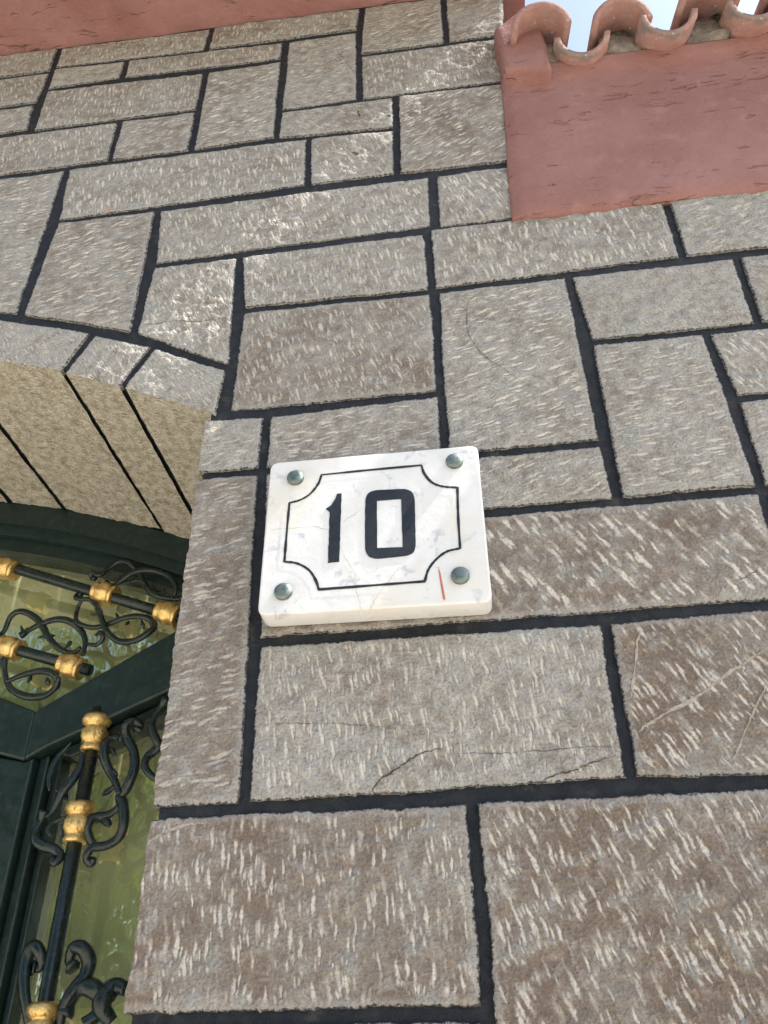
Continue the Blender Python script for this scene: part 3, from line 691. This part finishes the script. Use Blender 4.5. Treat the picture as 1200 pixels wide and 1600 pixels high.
for i in range(-1, 10):
    x = .2797 + PITCH*i
    TY = TY0 - .082*max(0, x-.28)   # overhang shaped wider towards the right, to keep sun off the lower wall
    rr = random.Random(i+3)
    if i >= 0: barrel('pan_tile', x, TZ+.047+rr.uniform(-.003, .003), TY+rr.uniform(-.006, .006), .048, .045, False, .46, .010, 20+i)
    xc_ = x+PITCH/2+rr.uniform(-.004, .004)
    barrel('cover_tile', xc_, TZ+.052+rr.uniform(-.004, .006), TY-.002+rr.uniform(-.010, .006), .052, .047, True, .46, .011, 40+i)
    # mortar packed under the cover, set back from its end
    zc_ = TZ+.060
    pts = [(xc_+.037*math.cos(a), zc_+.034*math.sin(a)) for a in np.linspace(0, math.pi, 11)] + [(xc_-.034, zc_-.030), (xc_+.034, zc_-.030)]
    b = prism(pts, TY+.036, TY+.16)
    bmesh.ops.subdivide_edges(b, edges=b.edges, cuts=2)
    for v in b.verts: v.co.y += .008*float(vnoise(v.co.x/.018, v.co.z/.018, 60+i)); v.co.z += .003*float(vnoise(v.co.x/.012, v.co.y/.012, 70+i))
    bm_obj('mortar_plug', b, MORTAR, par, True, origin=(x, TY, TZ+.05))

# ------------------------------------------------------------------ upper eave in red plaster
eave = empty('roof_eave', (-1, 0, 3.32), 'red plastered eave overhanging the top of the stone wall', 'eave')
def eave_slab():
    xs = np.linspace(JL-1.3, .222, 150); V = []; F = []
    ring = [(-.30, 3.324), (-.20, 3.324), (-.10, 3.324), (-.03, 3.324), (.012, 3.3225), (.5, 3.34), (.5, 3.46), (-.30, 3.41)]
    for x in xs:
        for k, (y, z) in enumerate(ring):
            ww = .003*float(vnoise(x/.11, y/.11, 3)) + .0015*float(vnoise(x/.03, y/.03, 4)) if k < 5 else 0
            V.append((x, y, z - .0163*(x+.09)*.8 + ww - .004))
    n = len(ring)
    for i in range(len(xs)-1):
        for k in range(n): F.append((i*n+k, i*n+(k+1) % n, (i+1)*n+(k+1) % n, (i+1)*n+k))
    F.append(tuple(range(n))); F.append(tuple(range((len(xs)-1)*n, len(xs)*n))[::-1])
    bm = bmesh.new(); vs_ = [bm.verts.new(v) for v in V]
    for f in F: bm.faces.new([vs_[i] for i in f])
    return bm_obj('soffit', bm, PLASTER, eave, False, origin=(-1, 0, 3.32))
eave_slab()

# ------------------------------------------------------------------ door
door = empty('entrance_door', (XC, DEPTH, 0), 'dark green metal and glass entrance door with gilded scroll grille under the stone arch', 'door')
DO = (XC, DEPTH, 0)
DY = DEPTH + .002
def arch_bar(r0, r1, y0, y1, name, parent=door, mat=None):
    """curved bar following the arch between radii r0 < r1"""
    V = []; F = []; N = 64; a0 = math.asin((JX+.004-XC)/r1)
    b0 = math.asin(min(.9999, (JX+.004-XC)/r0))
    for i in range(N+1):
        f = 1-2*i/N
        for r_, am in ((r0, b0), (r1, a0)):
            for y in (y0, y1): V.append((XC+r_*math.sin(am*f), y, ZC+r_*math.cos(am*f)))
    for i in range(N):
        o0, o1 = i*4, i*4+4
        for a, b_ in ((0, 1), (1, 3), (3, 2), (2, 0)): F.append((o0+a, o0+b_, o1+b_, o1+a))
    F.append((0, 2, 3, 1)); F.append((N*4, N*4+1, N*4+3, N*4+2))
    bm = bmesh.new(); vs_ = [bm.verts.new(v) for v in V]
    for f in F: bm.faces.new([vs_[i] for i in f])
    return bm_obj(name, bm, mat or FRAME, parent, False, bevel=.003, seg=2, angle=50, origin=DO)
fr = arch_bar(RA-.046, RA-.001, DY, DY+.10, 'arch_frame')
arch_bar(RA-.066, RA-.046, DY+.012, DY+.10, 'frame_moulding', fr)
arch_bar(RA-.090, RA-.066, DY+.028, DY+.10, 'frame_moulding', fr)
# slanted bars of the fanlight, each meeting the stile below
def bar(name, poly, y0, y1, parent=door, bev=.004): return bm_obj(name, prism(poly, y0, y1), FRAME, parent, False, bevel=bev, seg=2, angle=40, origin=DO)
def mirror(poly): return [(2*XC-x, z) for x, z in poly][::-1]
xR = JX-.002
Vx, Vz = -.7191, 2.0171
slope_r = (2.1421-2.0171)/(-.5022+.7191); slope_l = (2.0447-2.0171)/(-.7835+.7191)
zR = Vz + slope_r*(xR-Vx); zC = Vz + slope_l*(XC-Vx)
zR2 = 2.0329 + .428*(xR+.5018)
poly_r = [(Vx, Vz), (xR, zR), (xR, zR2), (-.6854, 1.9543), (-.7191, 1.9350)]
poly_l = [(XC, zC), (Vx, Vz), (-.7191, 1.9350), (-.790, 1.955), (XC, zC-.085)]
for f_ in (lambda q: q, mirror):
    br = bar('fanlight_bar', f_(poly_r), DY+.004, DY+.10)
    bar('bar_step', f_([(-.6854+.001, 1.9543-.002), (xR, zR2-.0005), (xR, zR2-.022), (-.655, 1.9445)]), DY+.030, DY+.10, br, .003)
    bar('fanlight_bar', f_(poly_l), DY+.006, DY+.10)
    # stile: wide flat with two stepped beads towards the side light
    st_ = bar('stile', f_([(-.790, 1.950), (-.7195, 1.9345), (-.7060, 1.9420), (-.7060, .12), (-.790, .12)]), DY+.010, DY+.10)
    bar('stile_bead', f_([(-.7058, 1.943), (-.690, 1.951), (-.690, .12), (-.7058, .12)]), DY+.028, DY+.10, st_, .003)
    bar('stile_bead', f_([(-.6898, 1.948), (-.678, 1.954), (-.678, .12), (-.6898, .12)]), DY+.048, DY+.10, st_, .003)
    bar('jamb_frame', f_([(JX-.045, 2.10), (JX-.002, 2.10), (JX-.002, .01), (JX-.045, .01)]), DY+.008, DY+.10)
    bar('bottom_rail', f_([(-.790, .12), (JX-.045, .12), (JX-.045, .01), (-.790, .01)]), DY+.009, DY+.10)
    bar('leaf_panel', f_([(XC+.012, zC-.086), (-.7905, 1.955), (-.7905, .01), (XC+.012, .01)]), DY+.045, DY+.10)
bar('meeting_stile', [(XC-.03, zC-.088), (XC+.03, zC-.088), (XC+.03, .01), (XC-.03, .01)], DY+.012, DY+.0445)
# panes
GY = DY + .078
def pane(name, poly): return mesh_obj(name, [(x, GY, z) for x, z in poly], [tuple(range(len(poly)))], GLASS, door, False, DO)
for f_ in (lambda q: q, mirror):
    arcpts = [(XC+(RA-.08)*math.sin(a), ZC+(RA-.08)*math.cos(a)) for a in np.linspace(0, math.asin((xR-XC)/(RA-.08)), 20)]
    pane('fanlight_pane', f_([(XC, zC-.02), (Vx, Vz-.02), (xR, zR-.02)] + arcpts[::-1]))
    pane('side_pane', f_([(-.69, .1), (xR, .1), (xR, zR2), (-.69, 1.955)]))
# iron grille: rods, gilt collars and scrolls
IY = .43
RODR = .0098
def rod(name, a, b, r): 
    V, F = tube([(a[0]+(b[0]-a[0])*t, IY+.004, a[1]+(b[1]-a[1])*t) for t in np.linspace(0, 1, 5)], r, 14)
    return mesh_obj(name, V, F, IRON, door, True, DO)
def ext(a, b, fa, fb):
    a = np.array(a); b = np.array(b); return a+(a-b)*fa, b+(b-a)*fb
r1 = rod('rod', *ext(*RODS['r1'], 1.25, .0), RODR); r2 = rod('rod', *ext(*RODS['r2'], 2.6, .0), RODR)
r3a, r3b = RODS['r3']; r3a, r3b = np.array([r3a[0], r3a[1]+.01]), np.array([r3a[0]+.002, .13])
r3 = rod('rod', r3a, r3b, RODR*1.12)
rod('rod', *[(2*XC-p[0], p[1]) for p in ext(*RODS['r1'], 1.25, .0)], RODR); rod('rod', *[(2*XC-p[0], p[1]) for p in ext(*RODS['r2'], 2.6, .0)], RODR)
rod('rod', (2*XC-r3a[0], r3a[1]), (2*XC-r3b[0], r3b[1]), RODR*1.12)
def collar(c, axis, parent, kind):
    if kind == 'tall':
        pr = [(-.034, .013), (-.034, .0165), (-.030, .0185), (-.026, .0170), (-.0215, .0150), (-.020, .0175), (-.012, .0205), (-.002, .0200), (.004, .0165), (.006, .0155), (.0085, .0205), (.014, .0235), (.020, .0230), (.025, .0190), (.026, .0120)]
    else:
        pr = [(-.023, .011), (-.023, .0160), (-.019, .0180), (-.016, .0160), (-.014, .0165), (-.008, .0195), (0, .0205), (.006, .0190), (.009, .0165), (.011, .0160), (.013, .0180), (.017, .0195), (.020, .0180), (.020, .011)]
    V, F = lathe(pr, axis, (c[0], IY+.004, c[1]), 28)
    # fluting on the belly
    o = mesh_obj('gilt_collar', V, F, GOLD, parent, True, DO)
    me = o.data; n = len(pr)
    cc = Vector((c[0], IY+.004, c[1])) - Vector(DO); axv = Vector(axis).normalized()
    for i, (d, r_) in enumerate(pr):
        if r_ > .0193 and kind != 'tall' or (kind == 'tall' and -.014 < d < 0):
            for k in range(0, 28):
                v = me.vertices[i*28+k]; ctr = cc+axv*d
                v.co = ctr + (v.co-ctr)*(1.05 if k % 4 < 2 else .95)
    return o
d1 = np.array(RODS['r1'][1])-np.array(RODS['r1'][0]); ax1 = (d1[0], 0, d1[1])
for i, cpt in enumerate(COLLARS):
    if i < 3: collar(cpt, ax1, r1, 'short')
    elif i < 5: collar(cpt, ax1, r2, 'short')
    else: collar((r3a[0] if i < 7 else r3a[0]+.001, cpt[1]), (0, 0, 1), r3, 'tall')
for q_, (pts, wv) in enumerate(SCROLLS):
    wv = wv*(.72 if q_ < 21 else .92)
    P = catmull(pts, 8); n = len(P); rad = []
    for i in range(n):
        f = min(i, n-1-i)/max(1, n-1)
        rad.append(0.0064*wv*(.78+.5*min(1, f*2.2)) if n > 30 else .0052*wv*(.5+1.0*min(1, f*2.4)))
    if n > 45: rad[0:4] = [.0085*wv, .0088*wv, .0082*wv, .0070*wv]
    V, F = tube([(p[0], IY+.003+.004*math.sin(i*.22), p[1]) for i, p in enumerate(P)], rad, 9, .8)
    mesh_obj('scroll', V, F, IRON, door, True, DO)
# curtain in the hall
V = []; F = []; nx = 260
for i in range(nx+1):
    x = JL-.05 + (JX-JL+.1)*i/nx
    y = .60 + .016*math.sin(x*62+1.4*math.sin(x*9)) + .008*math.sin(x*131)
    for z in (.02, 1.2, 2.6): V.append((x, y, z))
for i in range(nx):
    for k in range(2): F.append((i*3+k, i*3+3+k, i*3+4+k, i*3+1+k))
tag(mesh_obj('curtain', V, F, CURTAIN, None, True, (XC, .60, .02)), 'pale green pleated curtain hanging behind the door glass', 'curtain')

# ------------------------------------------------------------------ house number plaque
PT = .032
c4 = [np.array(p) for p in PLAQUE['corner']]; c4[2][1] -= .003; c4[3][1] -= .0035
cxm = sum(p[0] for p in c4)/4; czb = min(p[1] for p in c4)
plq = empty('house_number_plaque', (cxm, -.001, czb), 'white marble plaque with black engraved number 10 bolted to the stone wall', 'plaque')
PO = (cxm, -.001, czb)
def rounded(poly, r, n=5):
    out = []
    m = len(poly)
    for i in range(m):
        p = np.array(poly[i]); a = np.array(poly[i-1])-p; b = np.array(poly[(i+1) % m])-p
        a /= np.hypot(*a); b /= np.hypot(*b)
        for t in np.linspace(0, 1, n+1): out.append(tuple(p + a*r*(1-t)**2 + b*r*t**2))
    return out
bm_obj('slab', prism(rounded([tuple(p) for p in c4], .011, 7), -PT, -.002), MARBLE, plq, True, bevel=.0022, seg=3, angle=60, origin=PO)
for p in plq.children[0].data.polygons: p.use_smooth = len(p.vertices) == 4
def plate(name, poly, holes, mat, th=.0007):
    """thin painted inlay with an optional hole, as a bridge of two rings"""
    V = []; F = []
    if holes:
        n = 64
        def resample(pl):
            pl = [np.array(p) for p in pl]; L = [0]
            for i in range(len(pl)): L.append(L[-1]+np.hypot(*(pl[(i+1) % len(pl)]-pl[i])))
            return pl, L
        cen = sum(np.array(p) for p in holes)/len(holes)
        def ray(pl, ang):
            d = np.array([math.cos(ang), math.sin(ang)]); best = None
            for i in range(len(pl)):
                a = np.array(pl[i])-cen; b = np.array(pl[(i+1) % len(pl)])-cen; e = b-a
                den = d[0]*e[1]-d[1]*e[0]
                if abs(den) < 1e-12: continue
                t = (a[0]*e[1]-a[1]*e[0])/den; s = (a[0]*d[1]-a[1]*d[0])/den
                if t > 0 and -1e-6 <= s <= 1+1e-6: best = t if best is None else max(best, t)
            return cen + d*best
        angs = sorted(set([2*math.pi*i/n for i in range(n)] + [math.atan2(*(np.array(p)-cen)[::-1]) % (2*math.pi) for p in list(poly)+list(holes)]))
        for a in angs:
            o_, i_ = ray(poly, a), ray(holes, a)
            V += [(o_[0], -PT-th, o_[1]), (i_[0], -PT-th, i_[1]), (o_[0], -PT+.001, o_[1]), (i_[0], -PT+.001, i_[1])]
        m = len(angs)
        for i in range(m):
            a, b = 4*i, 4*((i+1) % m); F += [(a, b, b+1, a+1), (a, a+2, b+2, b), (a+1, b+1, b+3, a+3)]
    else:
        n = len(poly)
        V = [(x, -PT-th, z) for x, z in poly] + [(x, -PT+.001, z) for x, z in poly]
        F = [tuple(range(n))] + [(i, i+n, (i+1) % n+n, (i+1) % n) for i in range(n)]
    return mesh_obj(name, V, F, mat, plq, False, PO)
def rough_edge(poly, amp, step, seed, curve=False):
    out = []; m = len(poly); k = 0
    for i in range(m):
        a = np.array(poly[i]); b = np.array(poly[(i+1) % m]); L = np.hypot(*(b-a)); s = max(1, int(L/step))
        nn = np.array([-(b-a)[1], (b-a)[0]])/L
        for j in range(s):
            k += 1; out.append(tuple(a+(b-a)*j/s + nn*amp*float(vnoise(k*.6, 1.5, seed))*(1 if j else .3)))
    return out
plate('digit_one', rough_edge(PLAQUE['one'], .0005, .003, 3), None, BLACK)
plate('digit_zero', rough_edge(rounded([tuple(p) for p in PLAQUE['zo']], .004, 3), .0004, .003, 4), rough_edge(PLAQUE['zi'], .0003, .004, 5), BLACK)
# engraved border: straight runs and hollow corners
B = PLAQUE['border']; corners = [0, 2, 6, 8, 12, 14, 18, 20]
loop = []
for s in range(8):
    a, b = corners[s], corners[(s+1) % 8]
    idx = list(range(a, b+1)) if b > a else list(range(a, len(B))) + [0]
    seg_ = [B[i] for i in idx]
    pts = catmull(seg_, 8); loop += [tuple(p) for p in pts[:-1]]
loop = [tuple(p) for p in loop]
bd = ribbon('border_line', [list(p) for p in loop], .0029, -PT, BLACK, plq, n=1, thick=.0007, closed=True, jitter=.28, origin=PO)
for v in PLAQUE['veins']: ribbon('hairline', v, .0008, -PT, VEIN, plq, n=10, thick=.0003, jitter=.9, origin=PO, zig=.0012)
plate('red_smear', PLAQUE['mark'], None, REDMARK, .0004)
for i, s in enumerate(PLAQUE['screw']):
    prf = [(-.002, .0098), (.0035, .0100), (.0046, .0096), (.0052, .0088), (.0064, .0072), (.0070, .0045), (.0072, .0015)]
    V, F = lathe(prf, (0, -1, 0), (s[0], -PT, s[1]), 28)
    o = mesh_obj('cap_nut', V, F, ZINC, plq, True, PO)

# ------------------------------------------------------------------ trees across the lane (seen mirrored in the door glass)
def make_tree(seed, h, rad):
    rr = random.Random(seed); t = empty('street_tree', (0, 0, 0), 'leafy green tree across the lane reflected in the door glass', 'tree', 'trees across the lane')
    pts = []; 
    V, F = [], []
    def add(Vn, Fn):
        o = len(V); V.extend(Vn); F.extend([tuple(i+o for i in f) for f in Fn])
    add(*tube([(0.1*math.sin(z), .1*math.cos(z*1.3)-.1, z) for z in np.linspace(0, h*.7, 9)], list(np.linspace(.16, .05, 9)), 9))
    tips = []
    for i in range(26):
        a = rr.uniform(0, 6.28); z0 = rr.uniform(h*.15, h*.72); L = rad*rr.uniform(.5, .95); up = rr.uniform(.2, .9)
        p = [(L*f*math.cos(a), L*f*math.sin(a), z0+L*up*f) for f in (0, .35, .7, 1)]
        add(*tube(p, [.05, .04, .025, .012], 6)); tips += p[1:]
    mesh_obj('trunk', V, F, BARK, t, True, (0, 0, 0))
    V, F = [], []
    for i in range(16000):
        c = rr.choice(tips); s = .42*rad
        p = Vector((rr.gauss(0, s*.42)+c[0], rr.gauss(0, s*.42)+c[1], rr.gauss(0, s*.38)+c[2]))
        a, b_ = rr.uniform(0, 6.28), rr.uniform(-1, 1)
        u = Vector((math.cos(a), math.sin(a), b_)).normalized(); v = u.cross(Vector((rr.uniform(-1, 1), rr.uniform(-1, 1), 1))).normalized()
        l = rr.uniform(.07, .13); o = len(V)
        V += [(p-u*l)[:], (p+v*l*.45)[:], (p+u*l)[:], (p-v*l*.45)[:]]; F.append((o, o+1, o+2, o+3))
    mesh_obj('crown', V, F, LEAF, t, False, (0, 0, 0)); return t
tr = make_tree(3, 7.2, 2.7)
spots = [(-7.6, -8.5, .3, 1.0), (-3.9, -9.0, 2.0, 1.05), (-.3, -9.6, 4.1, .95), (-11.2, -8.8, 1.2, 1.1)]
for i, (x, y, a, s) in enumerate(spots):
    t = tr if i == 0 else tr.copy()
    if i:
        C.objects.link(t)
        for ch in list(tr.children):
            c_ = ch.copy(); C.objects.link(c_); c_.parent = t
    t.location = (x, y, 0); t.rotation_euler = (0, 0, a); t.scale = (s, s, s)
